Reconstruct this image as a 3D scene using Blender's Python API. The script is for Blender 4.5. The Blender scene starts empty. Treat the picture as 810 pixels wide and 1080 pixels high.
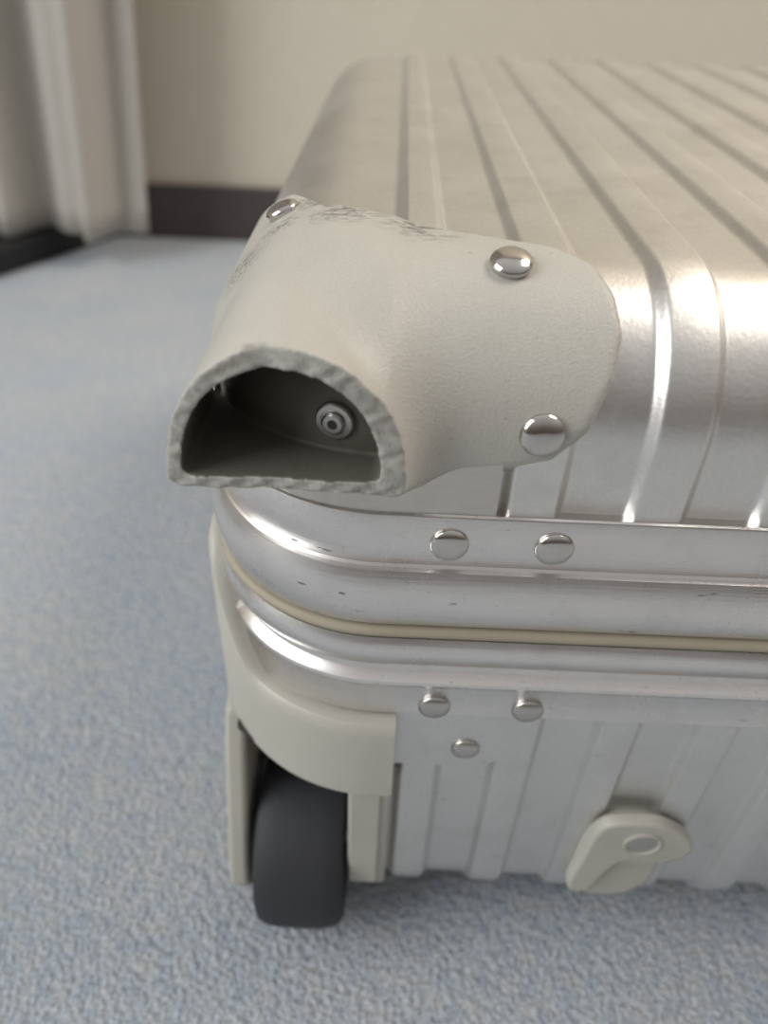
import bpy, bmesh, math
import numpy as np
from mathutils import Vector, Matrix

scene = bpy.context.scene
scene.view_settings.view_transform = 'Standard'
ZS = 0.025            # suitcase local origin height above floor
W0, W1 = -0.05, 0.34  # suitcase frame extents
LEN = 0.43

# ---------------------------------------------------------------- helpers
def new_mat(name):
    m = bpy.data.materials.new(name); m.use_nodes = True
    nt = m.node_tree
    b = nt.nodes['Principled BSDF']
    return m, nt, b

def N(nt, typ, **kw):
    n = nt.nodes.new(typ)
    for k, v in kw.items():
        setattr(n, k, v)
    return n

def ramp(nt, fac, stops):
    r = nt.nodes.new('ShaderNodeValToRGB')
    el = r.color_ramp.elements
    while len(el) < len(stops): el.new(0.5)
    for e, (p, c) in zip(el, stops):
        e.position = p
        e.color = (c[0], c[1], c[2], 1) if not isinstance(c, (int, float)) else (c, c, c, 1)
    nt.links.new(fac, r.inputs['Fac'])
    return r

def mapped(nt, scale=(1, 1, 1), rot=(0, 0, 0)):
    tc = nt.nodes.new('ShaderNodeTexCoord')
    mp = nt.nodes.new('ShaderNodeMapping')
    mp.inputs['Scale'].default_value = scale
    mp.inputs['Rotation'].default_value = rot
    nt.links.new(tc.outputs['Object'], mp.inputs['Vector'])
    return mp.outputs['Vector']

def noise(nt, vec, scale, detail=4, rough=.5):
    n = nt.nodes.new('ShaderNodeTexNoise'); n.inputs['Scale'].default_value = scale
    n.inputs['Detail'].default_value = detail; n.inputs['Roughness'].default_value = rough
    nt.links.new(vec, n.inputs['Vector'])
    return n.outputs['Fac']

def mix(nt, fac, a, b, typ='MIX'):
    m = nt.nodes.new('ShaderNodeMix'); m.data_type = 'RGBA'; m.blend_type = typ
    for sock, v in ((m.inputs[0], fac), (m.inputs[6], a), (m.inputs[7], b)):
        if hasattr(v, 'is_output'): nt.links.new(v, sock)
        elif isinstance(v, (int, float)): sock.default_value = v
        else: sock.default_value = (v[0], v[1], v[2], 1)
    return m.outputs[2]

def mul(nt, a, b, op='MULTIPLY'):
    m = nt.nodes.new('ShaderNodeMath'); m.operation = op
    for s, v in ((m.inputs[0], a), (m.inputs[1], b)):
        if hasattr(v, 'is_output'): nt.links.new(v, s)
        else: s.default_value = v
    return m.outputs[0]

def metal(name, col, rough, streak=(40, 40, 900), bump=0.05, rvar=0.1, scratch=0.0, dist=0.0003, smudge=0.0):
    m, nt, b = new_mat(name)
    b.inputs['Metallic'].default_value = 1.0
    n1 = noise(nt, mapped(nt, streak), 1.0, 4)
    v2 = mapped(nt)
    n2 = noise(nt, v2, 35, 5)
    r = ramp(nt, n2, [(0.3, rough - rvar), (0.7, rough + rvar)])
    c = ramp(nt, n1, [(0.25, [x * 0.92 for x in col]), (0.75, col)]).outputs['Color']
    rr = r.outputs['Color']
    if smudge:
        sg = ramp(nt, noise(nt, v2, 55, 7, .65), [(0.50, 0), (0.70, smudge)]).outputs['Color']
        c = mix(nt, sg, c, (0.42, 0.39, 0.35))
    if scratch:
        s1 = ramp(nt, noise(nt, mapped(nt, (90, 90, 420), (0, .5, .2)), 1.0, 4, .6), [(0.69, 0), (0.72, 1)]).outputs['Color']
        s2 = ramp(nt, noise(nt, mapped(nt, (500, 500, 2600), (0, .35, 0)), 1.0, 3, .6), [(0.66, 0), (0.72, 1)]).outputs['Color']
        s3 = ramp(nt, noise(nt, mapped(nt, (1400, 1400, 200), (0, .5, 0)), 1.0, 3, .6), [(0.68, 0), (0.74, 1)]).outputs['Color']
        sm = mul(nt, mul(nt, s1, mul(nt, s2, 0.5), 'MAXIMUM'), mul(nt, s3, 0.4), 'MAXIMUM')
        c = mix(nt, mul(nt, sm, scratch), c, (0.16, 0.14, 0.13))
        rr = mix(nt, sm, rr, (0.6, 0.6, 0.6))
    nt.links.new(rr, b.inputs['Roughness'])
    nt.links.new(c, b.inputs['Base Color'])
    bp = N(nt, 'ShaderNodeBump'); bp.inputs['Strength'].default_value = bump; bp.inputs['Distance'].default_value = dist
    nt.links.new(n1, bp.inputs['Height'])
    nt.links.new(bp.outputs['Normal'], b.inputs['Normal'])
    return m

def mesh_obj(name, verts, faces, mat, parent=None, smooth=True, angle=None):
    me = bpy.data.meshes.new(name)
    me.from_pydata([tuple(map(float, v)) for v in verts], [], [tuple(map(int, f)) for f in faces])
    me.update()
    bm = bmesh.new(); bm.from_mesh(me)
    bmesh.ops.recalc_face_normals(bm, faces=bm.faces)
    bm.to_mesh(me); bm.free()
    if smooth:
        me.polygons.foreach_set('use_smooth', [True] * len(me.polygons))
        if angle is not None:
            me.set_sharp_from_angle(angle=math.radians(angle))
    ob = bpy.data.objects.new(name, me)
    scene.collection.objects.link(ob)
    for m in (mat if isinstance(mat, (list, tuple)) else [mat]):
        me.materials.append(m)
    if parent: ob.parent = parent
    return ob

def prism(name, poly, axis, a, b, mat, parent=None, bevel=0.0015, seg=3):
    def P(u, v, t):
        return {'x': (t, u, v), 'y': (u, t, v), 'z': (u, v, t)}[axis]
    n = len(poly)
    vs = [P(u, v, a) for u, v in poly] + [P(u, v, b) for u, v in poly]
    fs = [tuple(range(n)), tuple(range(n, 2 * n))] + [(i, (i + 1) % n, n + (i + 1) % n, n + i) for i in range(n)]
    ob = mesh_obj(name, vs, fs, mat, parent, smooth=True, angle=35)
    if bevel > 0:
        md = ob.modifiers.new('bevel', 'BEVEL'); md.width = bevel; md.segments = seg
        md.limit_method = 'ANGLE'; md.angle_limit = math.radians(35)
    return ob

def chaikin(poly, it=2):
    for _ in range(it):
        out = []
        for i in range(len(poly)):
            p, q = poly[i], poly[(i + 1) % len(poly)]
            out.append((p[0] * .75 + q[0] * .25, p[1] * .75 + q[1] * .25))
            out.append((p[0] * .25 + q[0] * .75, p[1] * .25 + q[1] * .75))
        poly = out
    return poly

def lathe(name, prof, loc, normal, mat, parent, seg=40, angle=40):
    nrm = Vector(normal).normalized()
    q = nrm.to_track_quat('Z', 'Y')
    vs, fs = [], []
    for (r, h) in prof:
        for k in range(seg):
            t = 2 * math.pi * k / seg
            vs.append(Vector(loc) + q @ Vector((r * math.cos(t), r * math.sin(t), h)))
    for i in range(len(prof) - 1):
        for k in range(seg):
            k2 = (k + 1) % seg
            fs.append((i * seg + k, i * seg + k2, (i + 1) * seg + k2, (i + 1) * seg + k))
    fs.append(tuple(range(seg))); fs.append(tuple((len(prof) - 1) * seg + k for k in range(seg)))
    return mesh_obj(name, vs, fs, mat, parent, angle=angle)

def rivet(name, loc, normal, r, mat, parent, h=0.42):
    prof = [(r * .93, -0.0012), (r * 0.97, 0.0), (r, r * 0.06)]
    for i in range(1, 13):
        t = i / 12 * math.pi / 2
        prof.append((r * math.cos(t) ** 0.85 if i < 12 else 0.00005, r * 0.06 + r * h * math.sin(t)))
    return lathe(name, prof, loc, normal, mat, parent, angle=80)

# ---------------------------------------------------------------- materials
M_lid = metal('aluminium_shell', (0.78, 0.76, 0.73), 0.38, streak=(900, 500, 900), bump=0.25, rvar=0.04, smudge=.22)
M_low = metal('aluminium_lower', (0.73, 0.725, 0.71), 0.44, streak=(900, 500, 900), bump=0.2, rvar=0.05, scratch=.3, smudge=.2)
M_frame = metal('aluminium_frame', (0.79, 0.76, 0.74), 0.29, streak=(25, 25, 2600), bump=0.22, rvar=0.04, scratch=.8, smudge=.2)
M_plate = metal('aluminium_plate', (0.62, 0.59, 0.54), 0.32, streak=(200, 200, 600), bump=0.1, rvar=0.05, smudge=.3)
M_rivet = metal('polished_rivet', (0.60, 0.57, 0.54), 0.13, streak=(200, 200, 200), bump=0.03, rvar=0.03)
M_rivet2 = metal('dull_rivet', (0.52, 0.50, 0.47), 0.28, streak=(200, 200, 200), bump=0.06, rvar=0.04)

def plastic(name, col, rough, grain=1100, gstr=0.25, scuff=False, dist=0.0004, rim=False):
    m, nt, b = new_mat(name)
    v = mapped(nt)
    n1 = noise(nt, v, 25, 5)
    c = ramp(nt, n1, [(0.3, [x * 0.92 for x in col]), (0.7, [min(1, x * 1.03) for x in col])]).outputs['Color']
    g = noise(nt, v, grain, 2)
    if rim:
        dk = ramp(nt, noise(nt, mapped(nt, (500, 500, 300)), 1, 5, .7), [(0.36, .4), (0.50, 0), (0.7, 0)]).outputs['Color']
        c = mix(nt, dk, c, (0.18, 0.165, 0.14))
    if scuff:
        streaks = ramp(nt, noise(nt, mapped(nt, (260, 700, 1500), (0, 0, .4)), 1, 7, .75), [(0.47, 0), (0.56, 1)]).outputs['Color']
        tc = nt.nodes.new('ShaderNodeTexCoord')
        tot = None
        for (px, py, pz, rad) in ((-0.012, 0.052, 0.251, 0.013), (0.006, 0.045, 0.2515, 0.013), (-0.038, 0.045, 0.241, 0.011), (-0.03, 0.055, 0.2475, 0.009),
                                  (-0.027, -0.008, 0.243, 0.006), (-0.022, 0.068, 0.251, 0.010)):
            d = N(nt, 'ShaderNodeVectorMath', operation='DISTANCE')
            nt.links.new(tc.outputs['Object'], d.inputs[0]); d.inputs[1].default_value = (px, py, pz)
            mr = N(nt, 'ShaderNodeMapRange'); mr.inputs['From Min'].default_value = rad; mr.inputs['From Max'].default_value = rad * .3
            nt.links.new(d.outputs['Value'], mr.inputs['Value'])
            tot = mr.outputs[0] if tot is None else mul(nt, tot, mr.outputs[0], 'MAXIMUM')
        sparse = ramp(nt, noise(nt, mapped(nt, (500, 500, 1200), (.3, .6, .2)), 1, 3, .6), [(0.71, 0), (0.75, .7)]).outputs['Color']
        mx = mul(nt, mul(nt, mul(nt, tot, streaks), 0.85), sparse, 'MAXIMUM')
        c = mix(nt, mx, c, (0.12, 0.11, 0.10))
        sp = ramp(nt, noise(nt, v, 1700, 2), [(0.35, 0.93), (0.6, 1.0)]).outputs['Color']
        c = mix(nt, 1.0, c, sp, 'MULTIPLY')
    nt.links.new(c, b.inputs['Base Color'])
    b.inputs['Roughness'].default_value = rough
    bp = N(nt, 'ShaderNodeBump'); bp.inputs['Strength'].default_value = gstr; bp.inputs['Distance'].default_value = dist
    nt.links.new(g, bp.inputs['Height'])
    nt.links.new(bp.outputs['Normal'], b.inputs['Normal'])
    return m

M_guard = plastic('grey_beige_plastic_guard', (0.49, 0.47, 0.42), 0.42, 1700, 0.42, scuff=True, dist=.0004)
M_cut = plastic('broken_plastic_edge', (0.42, 0.405, 0.365), 0.75, 1300, 0.4, rim=True, dist=.0005)
M_in_shade = plastic('shaded_inner_plastic', (0.115, 0.105, 0.085), 0.6, 500, 0.4)  # guard plastic darkened, so the cavity's shade is put into its colour
M_cream = plastic('cream_plastic', (0.48, 0.46, 0.40), 0.40, 900, 0.15)
M_gasket = plastic('beige_gasket', (0.38, 0.335, 0.25), 0.6, 700, 0.1)
M_rubber = plastic('wheel_rubber', (0.028, 0.029, 0.033), 0.65, 900, 0.5)
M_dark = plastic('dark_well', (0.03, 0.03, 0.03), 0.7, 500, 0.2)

# ---------------------------------------------------------------- suitcase root
case = bpy.data.objects.new('suitcase', None)
case.location = (0, 0, ZS)
scene.collection.objects.link(case)

X0, X1, Y0, Y1, RC = W0 + .003, W1 - .003, .004, LEN - .004, .047

def rib_h(x, start, pitch=0.0305, half=0.0066, soft=0.0030, amp=0.0014):
    k = round((x - start) / pitch)
    if k < 0: return 0.0
    d = abs(x - (start + k * pitch))
    t = (half + soft / 2 - d) / soft
    t = min(1, max(0, t)); t = t * t * (3 - 2 * t)
    return amp * (t + 0.15 * t * math.cos(min(1, d / half) * math.pi / 2))

def shell(name, zb, zt, re, start, mat, amp=0.0014, skip=None):
    s = 1 if zt > zb else -1
    cols = []
    for i in range(19):
        f = i / 18 * math.pi / 2
        n = (-math.cos(f), -math.sin(f))
        cols.append((X0 + RC + RC * n[0], Y0 + RC + RC * n[1], n, 0.0))
    xs = np.linspace(X0 + RC, X1 - RC, 640)[1:-1]
    for x in xs:
        ed = min(1, (x - X0 - RC) / .003)
        cols.append((x, Y0, (0, -1), rib_h(x, start, amp=amp) * ed))
    for i in range(19):
        f = math.pi / 2 - i / 18 * math.pi / 2
        n = (math.cos(f), -math.sin(f))
        cols.append((X1 - RC + RC * n[0], Y0 + RC + RC * n[1], n, 0.0))
    vs = []; R1 = 8; R2 = 20; RT = 24
    YM = (Y0 + Y1)
    for (x, y, n, h) in cols:
        path = []
        for j in range(R1):
            z = zb + (zt - s * re - zb) * j / R1
            path.append((x + n[0] * h, y + n[1] * h, z))
        for j in range(R2 + 1):
            t = j / R2 * math.pi / 2
            ins = re * (1 - math.cos(t)); z = zt - s * re + s * re * math.sin(t)
            path.append((x - n[0] * ins + n[0] * h * math.cos(t), y - n[1] * ins + n[1] * h * math.cos(t), z + s * h * math.sin(t)))
        xl, yl, zl = path[-1]
        nf = len(path)
        for j in range(1, RT):
            path.append((xl, yl + (YM - 2 * yl) * j / RT, zl))
        for p in reversed(path[:nf]):
            path.append((p[0], YM - p[1], p[2]))
        vs += path
        R = len(path)
    fs = []
    for i in range(len(cols) - 1):
        for j in range(R - 1):
            fs.append((i * R + j, (i + 1) * R + j, (i + 1) * R + j + 1, i * R + j + 1))
    for i in (0, len(cols) - 1):
        for j in range(nf - 1):
            fs.append((i * R + j, i * R + j + 1, i * R + R - 2 - j, i * R + R - 1 - j))
    if skip:
        va = np.array(vs)
        fs = [f for f in fs if not skip(va[list(f)].mean(axis=0))]
    return mesh_obj(name, vs, fs, mat, case, angle=60)

LT = 0.2485; RE = 0.032
shell('lid_shell', 0.1965, LT, RE, 0.0052, M_lid, amp=0.0023)
def skipw(c):
    return (c[0] < -0.004 or c[0] > 0.294) and c[1] < 0.068 and c[2] < 0.10
shell('lower_shell', 0.123, -0.004, 0.028, 0.0150, M_low, amp=0.0026, skip=skipw)

# ---------------------------------------------------------------- frame sweep
def rrect(x0, x1, y0, y1, r, off, seg=24):
    pts = []
    for (cx, cy, a0) in ((x0 + r, y0 + r, 180), (x1 - r, y0 + r, 270), (x1 - r, y1 - r, 0), (x0 + r, y1 - r, 90)):
        for i in range(seg + 1):
            a = math.radians(a0 + 90 * i / seg)
            pts.append((cx + (r + off) * math.cos(a), cy + (r + off) * math.sin(a)))
    return pts

def sweep(name, prof, mat, angle=30):
    rings = [rrect(W0, W1, 0, LEN, 0.05, o) for (o, z) in prof]
    n = len(rings[0]); vs = []; fs = []
    for r, (o, z) in zip(rings, prof):
        vs += [(p[0], p[1], z) for p in r]
    m = len(prof)
    for i in range(m):
        i2 = (i + 1) % m
        for k in range(n):
            k2 = (k + 1) % n
            fs.append((i * n + k, i * n + k2, i2 * n + k2, i2 * n + k))
    return mesh_obj(name, vs, fs, mat, case, angle=angle)

up = [(-.012, .1965), (-.0008, .1980), (-.0002, .1977), (0, .1972), (0, .1826), (-.0004, .1819), (.0002, .1812)]
for i in range(13):
    t = i / 12
    up.append((.0003 + .0032 * math.sin(math.pi * (0.08 + t * .84)) ** 0.75, .1808 - t * .0192))
up += [(-.003, .1608), (-.012, .1608)]
sweep('upper_frame', up, M_frame)
sweep('frame_gasket', [(-.011, .1602), (.0010, .1602), (.0022, .1596), (.0027, .1585), (.0022, .1573), (.0012, .1567), (-.011, .1567)], M_gasket, 60)
lo = [(-.012, .1563), (-.001, .1563)]
for i in range(9):
    t = i / 8
    lo.append((.0003 + .0026 * math.sin(math.pi * (0.12 + t * .8)) ** 0.8, .1560 - t * .0105))
lo += [(.0008, .1450), (-.0006, .1438), (-.0014, .1420), (-.0010, .1402), (.0004, .1388), (.0018, .1380), (.0020, .1368), (.0012, .1356),
       (.0008, .1346), (.0008, .1226), (.0004, .1220), (-.012, .1216)]
sweep('lower_frame', lo, M_frame)

# ---------------------------------------------------------------- bracket plates hugging the shells
def hug(name, x_end, z0, z1, off, mat, th=0.0009, cornerr=0.0):
    pts = []
    for i in range(20):
        f = i / 19 * math.pi / 2
        n = (-math.cos(f), -math.sin(f))
        pts.append((X0 + RC + RC * n[0], Y0 + RC + RC * n[1], n))
    for k in range(1, 41):
        pts.append((X0 + RC + (x_end - X0 - RC) * k / 40, Y0, (0, -1)))
    vs, fs = [], []
    for (x, y, n) in pts:
        lowz = z0
        if cornerr > 0 and x > x_end - cornerr:
            dd = x - (x_end - cornerr)
            lowz = z0 + cornerr - math.sqrt(max(0, cornerr ** 2 - dd ** 2))
        for (o, z) in ((off - th * .8, lowz), (off, lowz + .0004), (off, z1), (off - th * 3, z1), (off - th * 3, lowz)):
            vs.append((x + n[0] * o, y + n[1] * o, z))
    for i in range(len(pts) - 1):
        for j in range(5):
            j2 = (j + 1) % 5
            fs.append((i * 5 + j, i * 5 + j2, (i + 1) * 5 + j2, (i + 1) * 5 + j))
    e = (len(pts) - 1) * 5
    fs.append((e, e + 1, e + 2, e + 3, e + 4)); fs.append((0, 1, 2, 3, 4))
    return mesh_obj(name, vs, fs, mat, case, angle=30)
hug('lid_corner_plate', 0.027, 0.1972, 0.2135, 0.0031, M_plate)
hug('lower_corner_plate', 0.043, 0.094, 0.1222, 0.0036, M_low, cornerr=0.012)

# ---------------------------------------------------------------- broken corner guard (implicit surface -> surface nets)
def poly_sdf(px, py, poly):
    d = np.full(px.shape, 1e9, np.float32); s = np.ones(px.shape, np.float32)
    n = len(poly)
    for i in range(n):
        ax, ay = poly[i]; bx, by = poly[i - 1]
        ex, ey = bx - ax, by - ay
        wx, wy = px - ax, py - ay
        t = np.clip((wx * ex + wy * ey) / (ex * ex + ey * ey), 0, 1)
        dx, dy = wx - ex * t, wy - ey * t
        d = np.minimum(d, dx * dx + dy * dy)
        c1 = py >= ay; c2 = py < by; c3 = ex * wy > ey * wx
        flip = (c1 & c2 & c3) | (~c1 & ~c2 & ~c3)
        s = np.where(flip, -s, s)
    return s * np.sqrt(d)

def smin(a, b, k):
    h = np.clip(0.5 + 0.5 * (b - a) / k, 0, 1)
    return b * (1 - h) + a * h - k * h * (1 - h)
def smax(a, b, k): return -smin(-a, -b, k)

def surface_nets(F, org, h):
    nx, ny, nz = F.shape
    S = F < 0
    corners = [(i, j, k) for i in (0, 1) for j in (0, 1) for k in (0, 1)]
    cnt = np.zeros((nx - 1, ny - 1, nz - 1), np.int8)
    for (i, j, k) in corners:
        cnt += S[i:nx - 1 + i, j:ny - 1 + j, k:nz - 1 + k]
    act = (cnt > 0) & (cnt < 8)
    idx = np.argwhere(act)
    ids = -np.ones(act.shape, np.int64); ids[act] = np.arange(len(idx))
    cv = {c: F[idx[:, 0] + c[0], idx[:, 1] + c[1], idx[:, 2] + c[2]] for c in corners}
    acc = np.zeros((len(idx), 3)); num = np.zeros(len(idx))
    for a in corners:
        for ax in range(3):
            if a[ax] == 0:
                b = list(a); b[ax] = 1; b = tuple(b)
                fa, fb = cv[a], cv[b]
                cr = (fa < 0) != (fb < 0)
                t = np.where(cr, fa / np.where(cr, fa - fb, 1), 0)
                p = np.tile(np.array(a, float), (len(idx), 1)); p[:, ax] = t
                acc += p * cr[:, None]; num += cr
    V = (idx + acc / num[:, None]) * h + np.array(org)
    quads = []
    for ax in range(3):
        o = [0, 1, 2]; o.remove(ax)
        sl0 = [slice(1, -1)] * 3; sl1 = [slice(1, -1)] * 3
        sl0[ax] = slice(0, -1); sl1[ax] = slice(1, None)
        A = S[tuple(sl0)]; B = S[tuple(sl1)]
        e = np.argwhere(A != B)
        g = e.copy(); g[:, o[0]] += 1; g[:, o[1]] += 1
        inside = A[e[:, 0], e[:, 1], e[:, 2]]
        q = []
        for (du, dv) in ((-1, -1), (0, -1), (0, 0), (-1, 0)):
            c = g.copy(); c[:, o[0]] += du; c[:, o[1]] += dv
            q.append(ids[c[:, 0], c[:, 1], c[:, 2]])
        q = np.stack(q, 1)
        fl = inside if ax != 1 else ~inside
        q[~fl] = q[~fl][:, ::-1]
        quads.append(q)
    return V, np.concatenate(quads)

h = 0.00055
org = (-0.056, -0.0125, 0.2045)
xs = np.arange(org[0], 0.054, h, dtype=np.float32); ys = np.arange(org[1], 0.104, h, dtype=np.float32); zs = np.arange(org[2], 0.2555, h, dtype=np.float32)
X, Y, Z = np.meshgrid(xs, ys, zs, indexing='ij')
def lidsdf(X, Y, Z):
    qx = X0 + RC - X; qy = Y0 + RC - Y
    dp = np.sqrt(np.maximum(qx, 0) ** 2 + np.maximum(qy, 0) ** 2) + np.minimum(np.maximum(qx, qy), 0) - RC
    a = dp + RE; b = Z - LT + RE
    return np.sqrt(np.maximum(a, 0) ** 2 + np.maximum(b, 0) ** 2) + np.minimum(np.maximum(a, b), 0) - RE
Ld = lidsdf(X, Y, Z)
core = [(-.09, .190), (-.09, .199), (-.02, .2055), (.0053, .2095), (.026, .2125), (.0380, .2155), (.0450, .2245), (.0490, .2390), (.0505, .2530), (.0492, .2660),
        (.0455, .2790), (.0370, .2885), (.010, .299), (-.008, .306), (-.018, .313), (-.024, .324), (-.030, .336), (-.040, .340), (-.09, .340)]
Mk = poly_sdf(X, Z + Y, core)
thick = 0.0033 - 0.0013 * np.clip((-0.020 - X) / 0.014, 0, 1)
plate = smax(Ld - thick, Mk * 0.85, 0.0022)
yy = np.clip(Y + 0.0085, 0, .06)
tc_x, ta, tb, tz, pw = -.0222, .0258, .0322, .2103, 2.25
dx = np.abs(X - (tc_x + 0.055 * yy)) / (ta - .045 * yy); dz = np.maximum(Z - tz, 0) / (tb + .17 * np.minimum(yy, .045))
tube = ((dx ** pw + dz ** pw) ** (1 / pw) - 1) * 0.028
tube = smax(tube, tz - Z, 0.003)
tube = np.maximum(tube, Y - 0.055)
kk = 0.0025 + 0.0135 * np.clip((X + 0.022) / 0.022, 0, 1)
sol = smin(plate, tube, kk)
ia, ib, iz = ta - .0043, tb - .0032 - .0042, tz + .0032
dx = np.abs(X - tc_x + 0.0005) / ia; dz = np.maximum(Z - iz, 0) / ib
cav = ((dx ** 2.2 + dz ** 2.2) ** (1 / 2.2) - 1) * 0.022
cav = smax(cav, iz - Z, 0.002)
cav = np.maximum(cav, Y - 0.06)
cav = smax(cav, 0.0018 - Ld, 0.0003)
jag = 0.00022 * np.sin(X * 900 + 3 * np.sin(Z * 700)) + 0.00012 * np.sin(X * 1700 + Z * 1300) + 0.0004 * np.sin(X * 230 + 1.0) \
    + 0.0010 * np.exp(-((X + .026) / .003) ** 2) * np.clip((Z - .235) / .004, 0, 1)
cut = (-0.0087 + jag + 0.09 * np.maximum(Z - 0.215, 0)) - Y
G = smax(sol, -cav, 0.0004)
G = smax(G, cut, 0.0003)
G = np.maximum(G, 0.0003 - Ld)
V, Q = surface_nets(G, org, h)
def guard_mesh(name, V, Q):
    me = bpy.data.meshes.new(name)
    me.from_pydata(V.tolist(), [], Q.tolist()); me.update()
    bm = bmesh.new(); bm.from_mesh(me); bmesh.ops.recalc_face_normals(bm, faces=bm.faces); bm.to_mesh(me); bm.free()
    n = len(me.polygons)
    me.polygons.foreach_set('use_smooth', [True] * n)
    me.materials.append(M_guard); me.materials.append(M_cut); me.materials.append(M_in_shade)
    cen = np.zeros(n * 3); me.polygons.foreach_get('center', cen); cen = cen.reshape(-1, 3)
    nor = np.zeros(n * 3); me.polygons.foreach_get('normal', nor); nor = nor.reshape(-1, 3)
    cx = cen[:, 0].copy()
    if cx.mean() > 0.14: cx = 0.29 - cx
    mi = np.zeros(n, np.int32)
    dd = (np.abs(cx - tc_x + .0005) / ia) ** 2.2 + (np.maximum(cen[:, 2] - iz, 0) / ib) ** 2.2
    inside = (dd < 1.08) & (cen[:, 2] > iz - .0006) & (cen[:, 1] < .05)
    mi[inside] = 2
    mi[(cen[:, 1] < -0.0040) & (nor[:, 1] < -0.65) & (cx < 0.0045)] = 1
    me.polygons.foreach_set('material_index', mi)
    ob = bpy.data.objects.new(name, me); scene.collection.objects.link(ob); ob.parent = case
    md = ob.modifiers.new('smooth', 'SMOOTH'); md.factor = 0.5; md.iterations = 1
    return ob
guard_mesh('broken_corner_guard', V, Q)
Vm = V.copy(); Vm[:, 0] = 0.29 - Vm[:, 0]
guard_mesh('corner_guard_far_side', Vm, Q[:, ::-1])

# ---------------------------------------------------------------- rivets
def arcpt(th, off=0.0032):
    t = math.radians(th)
    return (Y0 + RE - (RE + off) * math.cos(t), LT - RE + (RE + off) * math.sin(t)), (0, -math.cos(t), math.sin(t))
rivet('guard_rivet_top', (.0262, .0255, .2508), (0, -.32, .95), .0050, M_rivet, case)
(p, n) = arcpt(8); rivet('guard_rivet_front', (.0345, p[0], p[1]), n, .0052, M_rivet, case)
rivet('guard_rivet_side', (-.0312, .070, .2472), (-.42, 0, .91), .0048, M_rivet, case)
for i, (x, y, z, r, m) in enumerate(((.0165, 0, .1893, .0049, M_rivet), (.0425, 0, .1893, .0049, M_rivet), (.0175, -.0008, .1262, .0048, M_rivet2),
                                  (.0455, -.0008, .1260, .0048, M_rivet2), (.0291, .0004, .1040, .0046, M_rivet2))):
    rivet('frame_rivet_%d' % (i + 1), (x, y, z), (0, -1, 0), r, m, case, h=0.36)
for i, x in enumerate((.2475, .2735)):
    rivet('frame_rivet_b%d' % (i + 1), (x, 0, .1893), (0, -1, 0), .0049, M_rivet, case, h=0.36)

a = math.asin(0.0115 / RC)
nn = (-math.sin(a), -math.cos(a), 0)
sp = (nn[0] * (RC + .0018), Y0 + RC + nn[1] * (RC + .0018), .2212)
lathe('washer', [(.0046, -.001), (.0046, .0004), (.0042, .0008), (.0031, .0008), (.0030, .0005)], sp, nn, M_rivet2, case)
lathe('hollow_rivet', [(.0027, 0), (.0027, .0014), (.0022, .0019), (.0013, .0019)], sp, nn, M_rivet2, case)
lathe('hollow_rivet_bore', [(.0012, .0), (.0012, .00195), (.0002, .00195)], sp, nn, M_dark, case)

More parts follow.
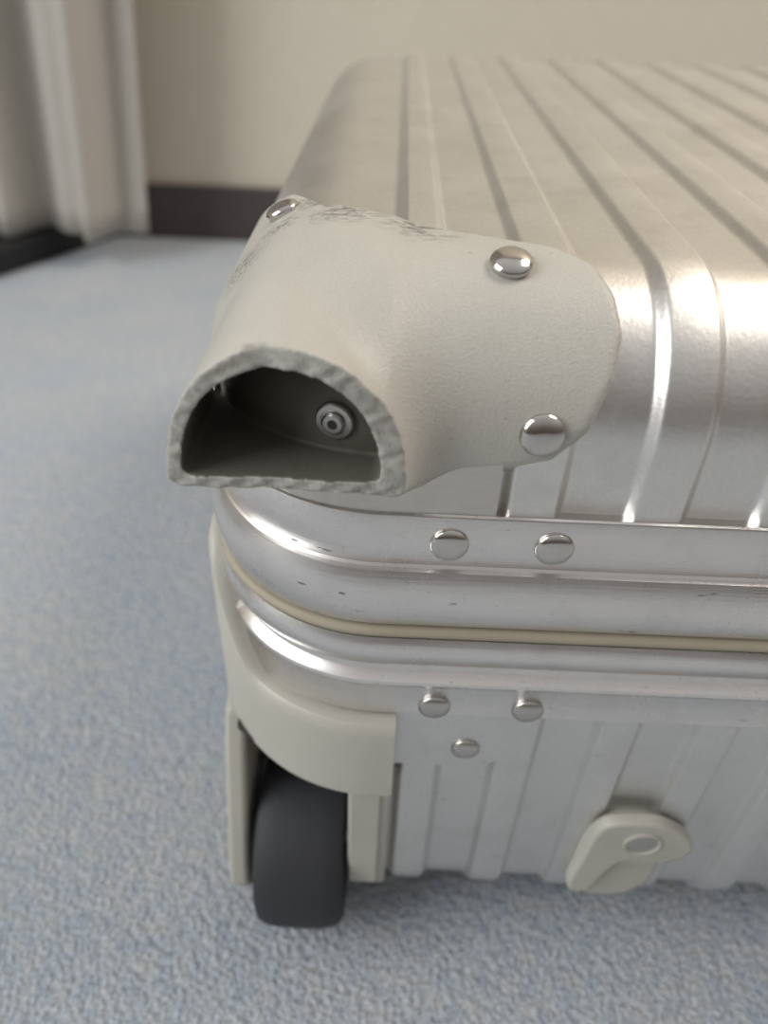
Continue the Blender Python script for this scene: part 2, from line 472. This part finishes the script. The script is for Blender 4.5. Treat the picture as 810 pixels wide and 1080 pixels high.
# ---------------------------------------------------------------- wheel assembly
def wheel_set(tag, mx):
    fx = (lambda x: x) if not mx else (lambda x: 0.29 - x)
    path = [(.0062, 0, (0, -1), 0)]
    for k in range(1, 5): path.append((.0062 * (1 - k / 4), 0, (0, -1), 0))
    for i in range(1, 33):
        f = math.pi / 2 * (1 - i / 32)
        n = (-math.cos(f), -math.sin(f))
        path.append((.05 * n[0], .05 + .05 * n[1], n, i / 32))
    for k in range(1, 9): path.append((-.05, .05 + .045 * k / 8, (-1, 0), 1))
    vs, fs = [], []
    for (x, y, n, t) in path:
        e = max(0, min(1, (t - .45) / .5)); e = e * e * (3 - 2 * e)
        zt = .1208 + .036 * e; zb = .084; g = .0012 * e
        pr = [(-.0015, zb), (.0050 + g, zb), (.0060 + g, zb + .001), (.0062 + g, zb + .004), (.0060 + g * .8, zt - .004), (.0054 + g * .6, zt - .0010), (.0042 + g * .5, zt), (.0025, zt - .0001), (-.0015, zt - .0003), (-.0015, zb + .01)]
        for (o, z) in pr: vs.append((fx(x + n[0] * o), y + n[1] * o, z))
    m = 10
    for i in range(len(path) - 1):
        for j in range(m):
            j2 = (j + 1) % m
            fs.append((i * m + j, i * m + j2, (i + 1) * m + j2, (i + 1) * m + j))
    fs.append(tuple(range(m))); fs.append(tuple((len(path) - 1) * m + j for j in range(m)))
    mesh_obj('wheel_housing_band_' + tag, vs, fs, M_cream, case, angle=40)
    prism('wheel_fork_inner_' + tag, [(-.001, .0845), (-.0012, .016), (.004, .008), (.07, .006), (.07, .0845)], 'x', fx(-.0082), fx(.0062), M_cream, case, .0012)
    prism('wheel_fork_rib_' + tag, [(-.0022, .083), (-.0024, .018), (.004, .012), (.004, .083)], 'x', fx(-.0078), fx(.0030), M_cream, case, .0008)
    out = [(.026, .0850), (.0185, .070), (.0095, .045), (.0005, .018), (-.0012, .008), (.003, .000), (.012, -.007), (.03, -.010), (.055, -.010), (.072, .0), (.080, .03), (.082, .0850)]
    prism('wheel_fork_outer_' + tag, out, 'x', fx(-.0550), fx(-.0470), M_cream, case, .0022, 4)
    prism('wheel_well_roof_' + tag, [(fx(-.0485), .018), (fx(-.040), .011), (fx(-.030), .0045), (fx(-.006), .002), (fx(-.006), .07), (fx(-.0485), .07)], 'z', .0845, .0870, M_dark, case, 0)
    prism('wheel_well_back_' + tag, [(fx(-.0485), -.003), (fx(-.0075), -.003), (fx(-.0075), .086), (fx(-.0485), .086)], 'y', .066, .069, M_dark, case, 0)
    R = .036; w = .0172
    prof = [(.004, -w + .003), (.014, -w + .003), (.015, -w + .001), (.024, -w + .001), (.0255, -w), (.0310, -w), (.0335, -w + .0012), (.0350, -w + .0040), (.0358, -w + .009),
            (R, 0), (.0358, w - .009), (.0350, w - .0040), (.0335, w - .0012), (.0310, w), (.0255, w), (.024, w - .001), (.015, w - .001), (.014, w - .003), (.004, w - .003)]
    lathe('wheel_' + tag, prof, (fx(-.0268), .0215, .011), (1, 0, 0), M_rubber, case, seg=96, angle=35)
    lathe('wheel_axle_' + tag, [(.0035, -.021), (.0035, .021)], (fx(-.0268), .0215, .011), (1, 0, 0), M_rivet2, case, seg=24)
wheel_set('near', False)
wheel_set('far', True)

# ---------------------------------------------------------------- standing foot on the end face
def foot(tag, mx):
    fx = (lambda x: x) if not mx else (lambda x: 0.29 - x)
    base = [(.0775, .0600), (.0829, .0665), (.0990, .0665), (.1060, .0600), (.1070, .050), (.1080, .042), (.1085, .030), (.1050, .018), (.098, .0125),
            (.088, .0115), (.0790, .0160), (.0755, .0240), (.0765, .040)]
    prism('foot_base_' + tag, chaikin([(fx(a), b) for a, b in base], 2), 'y', .006, -.0010, M_cream, case, .0018, 4)
    hook = [(.0780, .0650), (.0825, .0712), (.0990, .0718), (.1085, .0660), (.1145, .0590), (.1145, .0510), (.1075, .0460), (.0985, .0445), (.0915, .0465), (.0880, .0400), (.0850, .0268), (.0810, .0205), (.0762, .0220), (.0748, .0290), (.0768, .045)]
    prism('foot_tab_' + tag, chaikin([(fx(a), b) for a, b in hook], 2), 'y', .0005, -.0046, M_cream, case, .0014, 4)
    lathe('foot_hole_rim_' + tag, [(.0068, -.001), (.0068, .0005), (.0062, .0008), (.0056, .0002)], (fx(.0955), -.0046, .0590), (0, -1, 0), M_cream, case)
    lathe('foot_screw_' + tag, [(.0056, -.001), (.0056, .0002), (.0048, .0003), (.0001, .0003)], (fx(.0955), -.0046, .0590), (0, -1, 0), M_rivet2, case)
foot('near', False); foot('far', True)
for i, x in enumerate((0.0, .29)):
    prism('rear_foot_%d' % (i + 1), chaikin([(x - .015, .36), (x + .015, .36), (x + .015, .40), (x - .015, .40)], 2), 'z', -.0248, -.002, M_cream, case, .002)

# ---------------------------------------------------------------- room
def noise_mat(name, c1, c2, scale, rough, bump=0.1, dist=0.002, detail=6):
    m, nt, b = new_mat(name)
    n = noise(nt, mapped(nt), scale, detail)
    r = ramp(nt, n, [(0.3, c1), (0.7, c2)])
    nt.links.new(r.outputs['Color'], b.inputs['Base Color'])
    b.inputs['Roughness'].default_value = rough
    bp = N(nt, 'ShaderNodeBump'); bp.inputs['Strength'].default_value = bump; bp.inputs['Distance'].default_value = dist
    nt.links.new(n, bp.inputs['Height']); nt.links.new(bp.outputs['Normal'], b.inputs['Normal'])
    return m

M_wall = noise_mat('cream_wallpaper', (0.64, 0.58, 0.475), (0.66, 0.60, 0.495), 60, 0.85, 0.05, 0.001)
M_base = noise_mat('dark_baseboard', (0.06, 0.05, 0.048), (0.075, 0.062, 0.06), 40, 0.5)
M_near_black = noise_mat('near_black', (0.008, 0.008, 0.009), (0.012, 0.012, 0.013), 40, 0.7)
M_cloth = noise_mat('curtain_fabric', (0.42, 0.39, 0.35), (0.47, 0.44, 0.395), 400, 0.9, 0.5, 0.001)

M_car, nt, b = new_mat('blue_grey_carpet')
v = mapped(nt)
big = noise(nt, v, 12, 3)
med = noise(nt, v, 130, 4, .6)
vor = N(nt, 'ShaderNodeTexVoronoi'); vor.inputs['Scale'].default_value = 380; nt.links.new(v, vor.inputs['Vector'])
fine = noise(nt, v, 600, 4, .6)
c1 = ramp(nt, big, [(0.35, (0.45, 0.51, 0.58)), (0.65, (0.54, 0.56, 0.58))]).outputs['Color']
c2 = ramp(nt, med, [(0.34, (0.38, 0.45, 0.54)), (0.5, (0.53, 0.56, 0.59)), (0.66, (0.65, 0.625, 0.59))]).outputs['Color']
c3 = mix(nt, 0.5, c1, c2)
sh = ramp(nt, fine, [(0.32, 0.58), (0.66, 1.15)]).outputs['Color']
c4 = mix(nt, 1.0, c3, sh, 'MULTIPLY')
nt.links.new(c4, b.inputs['Base Color']); b.inputs['Roughness'].default_value = 0.95
b.inputs['Specular IOR Level'].default_value = 0.1
hm = mul(nt, fine, vor.outputs['Distance'], 'SUBTRACT')
bp = N(nt, 'ShaderNodeBump'); bp.inputs['Strength'].default_value = 0.8; bp.inputs['Distance'].default_value = 0.0022
nt.links.new(hm, bp.inputs['Height']); nt.links.new(bp.outputs['Normal'], b.inputs['Normal'])

def box(name, x0, x1, y0, y1, z0, z1, mat, bevel=0.0):
    return prism(name, [(x0, y0), (x1, y0), (x1, y1), (x0, y1)], 'z', z0, z1, mat, None, bevel)
WB = 0.875
box('floor', -2.0, 2.6, -2.2, WB + .1, -0.05, 0.0, M_car)
box('wall_back', -2.0, 2.6, WB, WB + 0.1, 0.0, 2.4, M_wall)
box('baseboard_back', -1.99, 2.59, WB - 0.010, WB, 0.0, 0.068, M_base, .002)
box('wall_left', -2.1, -2.0, -2.2, WB + .1, 0.0, 2.4, M_wall)
prism('low_dark_slab', [(-.372, .862), (-.470, .690), (-.98, -.20), (-1.6, -.20), (-1.6, .862)], 'z', 0.0, 0.030, M_near_black, None, .003)  # low near-black slab on the floor below the curtain

vs, fs = [], []
nx_, nz_ = 300, 60
for i in range(nx_):
    u = i / (nx_ - 1)
    for j in range(nz_):
        t = j / (nz_ - 1)
        z = 0.034 + t * 1.9
        x = -1.180 + u * 0.875
        x += 0.045 * min(1, t * 4) * u
        ph = (1 - u) * 52 + 1.2
        amp = 0.021
        y = 0.765 + amp * math.sin(ph) + 0.009 * math.sin(ph * 2.3 + 1 + t * 2)
        x += 0.006 * math.cos(ph)
        vs.append((x, y, z))
for i in range(nx_ - 1):
    for j in range(nz_ - 1):
        fs.append((i * nz_ + j, (i + 1) * nz_ + j, (i + 1) * nz_ + j + 1, i * nz_ + j + 1))
cur = mesh_obj('curtain', vs, fs, M_cloth)
sd = cur.modifiers.new('thick', 'SOLIDIFY'); sd.thickness = 0.002

# ---------------------------------------------------------------- light
w = bpy.data.worlds.new('room_light'); scene.world = w; w.use_nodes = True
nt = w.node_tree; bg = nt.nodes['Background']
tc = nt.nodes.new('ShaderNodeTexCoord'); sep = nt.nodes.new('ShaderNodeSeparateXYZ'); nt.links.new(tc.outputs['Generated'], sep.inputs[0])
mr = nt.nodes.new('ShaderNodeMapRange'); mr.inputs['From Min'].default_value = -1; mr.inputs['From Max'].default_value = 1
nt.links.new(sep.outputs['Z'], mr.inputs['Value'])
r = ramp(nt, mr.outputs[0], [(0.0, (.14, .12, .11)), (0.5, (.26, .21, .185)), (0.60, (.42, .36, .33)), (0.75, (.80, .78, .76)), (1.0, (.84, .84, .84))])
mr2 = nt.nodes.new('ShaderNodeMapRange'); mr2.inputs['From Min'].default_value = -1; mr2.inputs['From Max'].default_value = 0.1
mr2.inputs['To Min'].default_value = 0.55; mr2.inputs['To Max'].default_value = 1.0
nt.links.new(sep.outputs['Y'], mr2.inputs['Value'])
cc = mix(nt, 1.0, r.outputs['Color'], mr2.outputs[0], 'MULTIPLY')
nt.links.new(cc, bg.inputs['Color']); bg.inputs['Strength'].default_value = 0.76

def area(name, loc, target, sx, sy, power, col):
    l = bpy.data.lights.new(name, 'AREA'); l.shape = 'RECTANGLE'; l.size = sx; l.size_y = sy; l.energy = power; l.color = col
    o = bpy.data.objects.new(name, l); o.location = loc
    o.rotation_euler = (Vector(target) - Vector(loc)).to_track_quat('-Z', 'Y').to_euler()
    scene.collection.objects.link(o)
area('window_daylight', (-1.6, -.5, 1.2), (0, .1, .15), 1.2, 1.4, 33, (0.93, 0.97, 1.0))
area('ceiling_lamp', (1.1, .45, 1.7), (0.1, .1, .2), 0.7, 0.7, 21, (1.0, 0.91, 0.80))

# ---------------------------------------------------------------- camera
cam = bpy.data.cameras.new('camera'); co = bpy.data.objects.new('camera', cam); scene.collection.objects.link(co)
th = math.radians(38.0); a = math.radians(2.4)
F = Vector((0, math.cos(th), -math.sin(th))); Rw = Vector((1, 0, 0)); Dw = Vector((0, -math.sin(th), -math.cos(th)))
Rc = Rw * math.cos(a) - Dw * math.sin(a); Uc = -(Rw * math.sin(a) + Dw * math.cos(a))
m = Matrix((Rc, Uc, -F)).transposed().to_4x4(); m.translation = Vector((0, -0.14, 0.308 + ZS))
co.matrix_world = m
cam.sensor_fit = 'VERTICAL'; cam.sensor_height = 36; cam.lens = 26.0
cam.clip_start = 0.01
cam.dof.use_dof = True; cam.dof.focus_distance = 0.185; cam.dof.aperture_fstop = 7.5
scene.camera = co
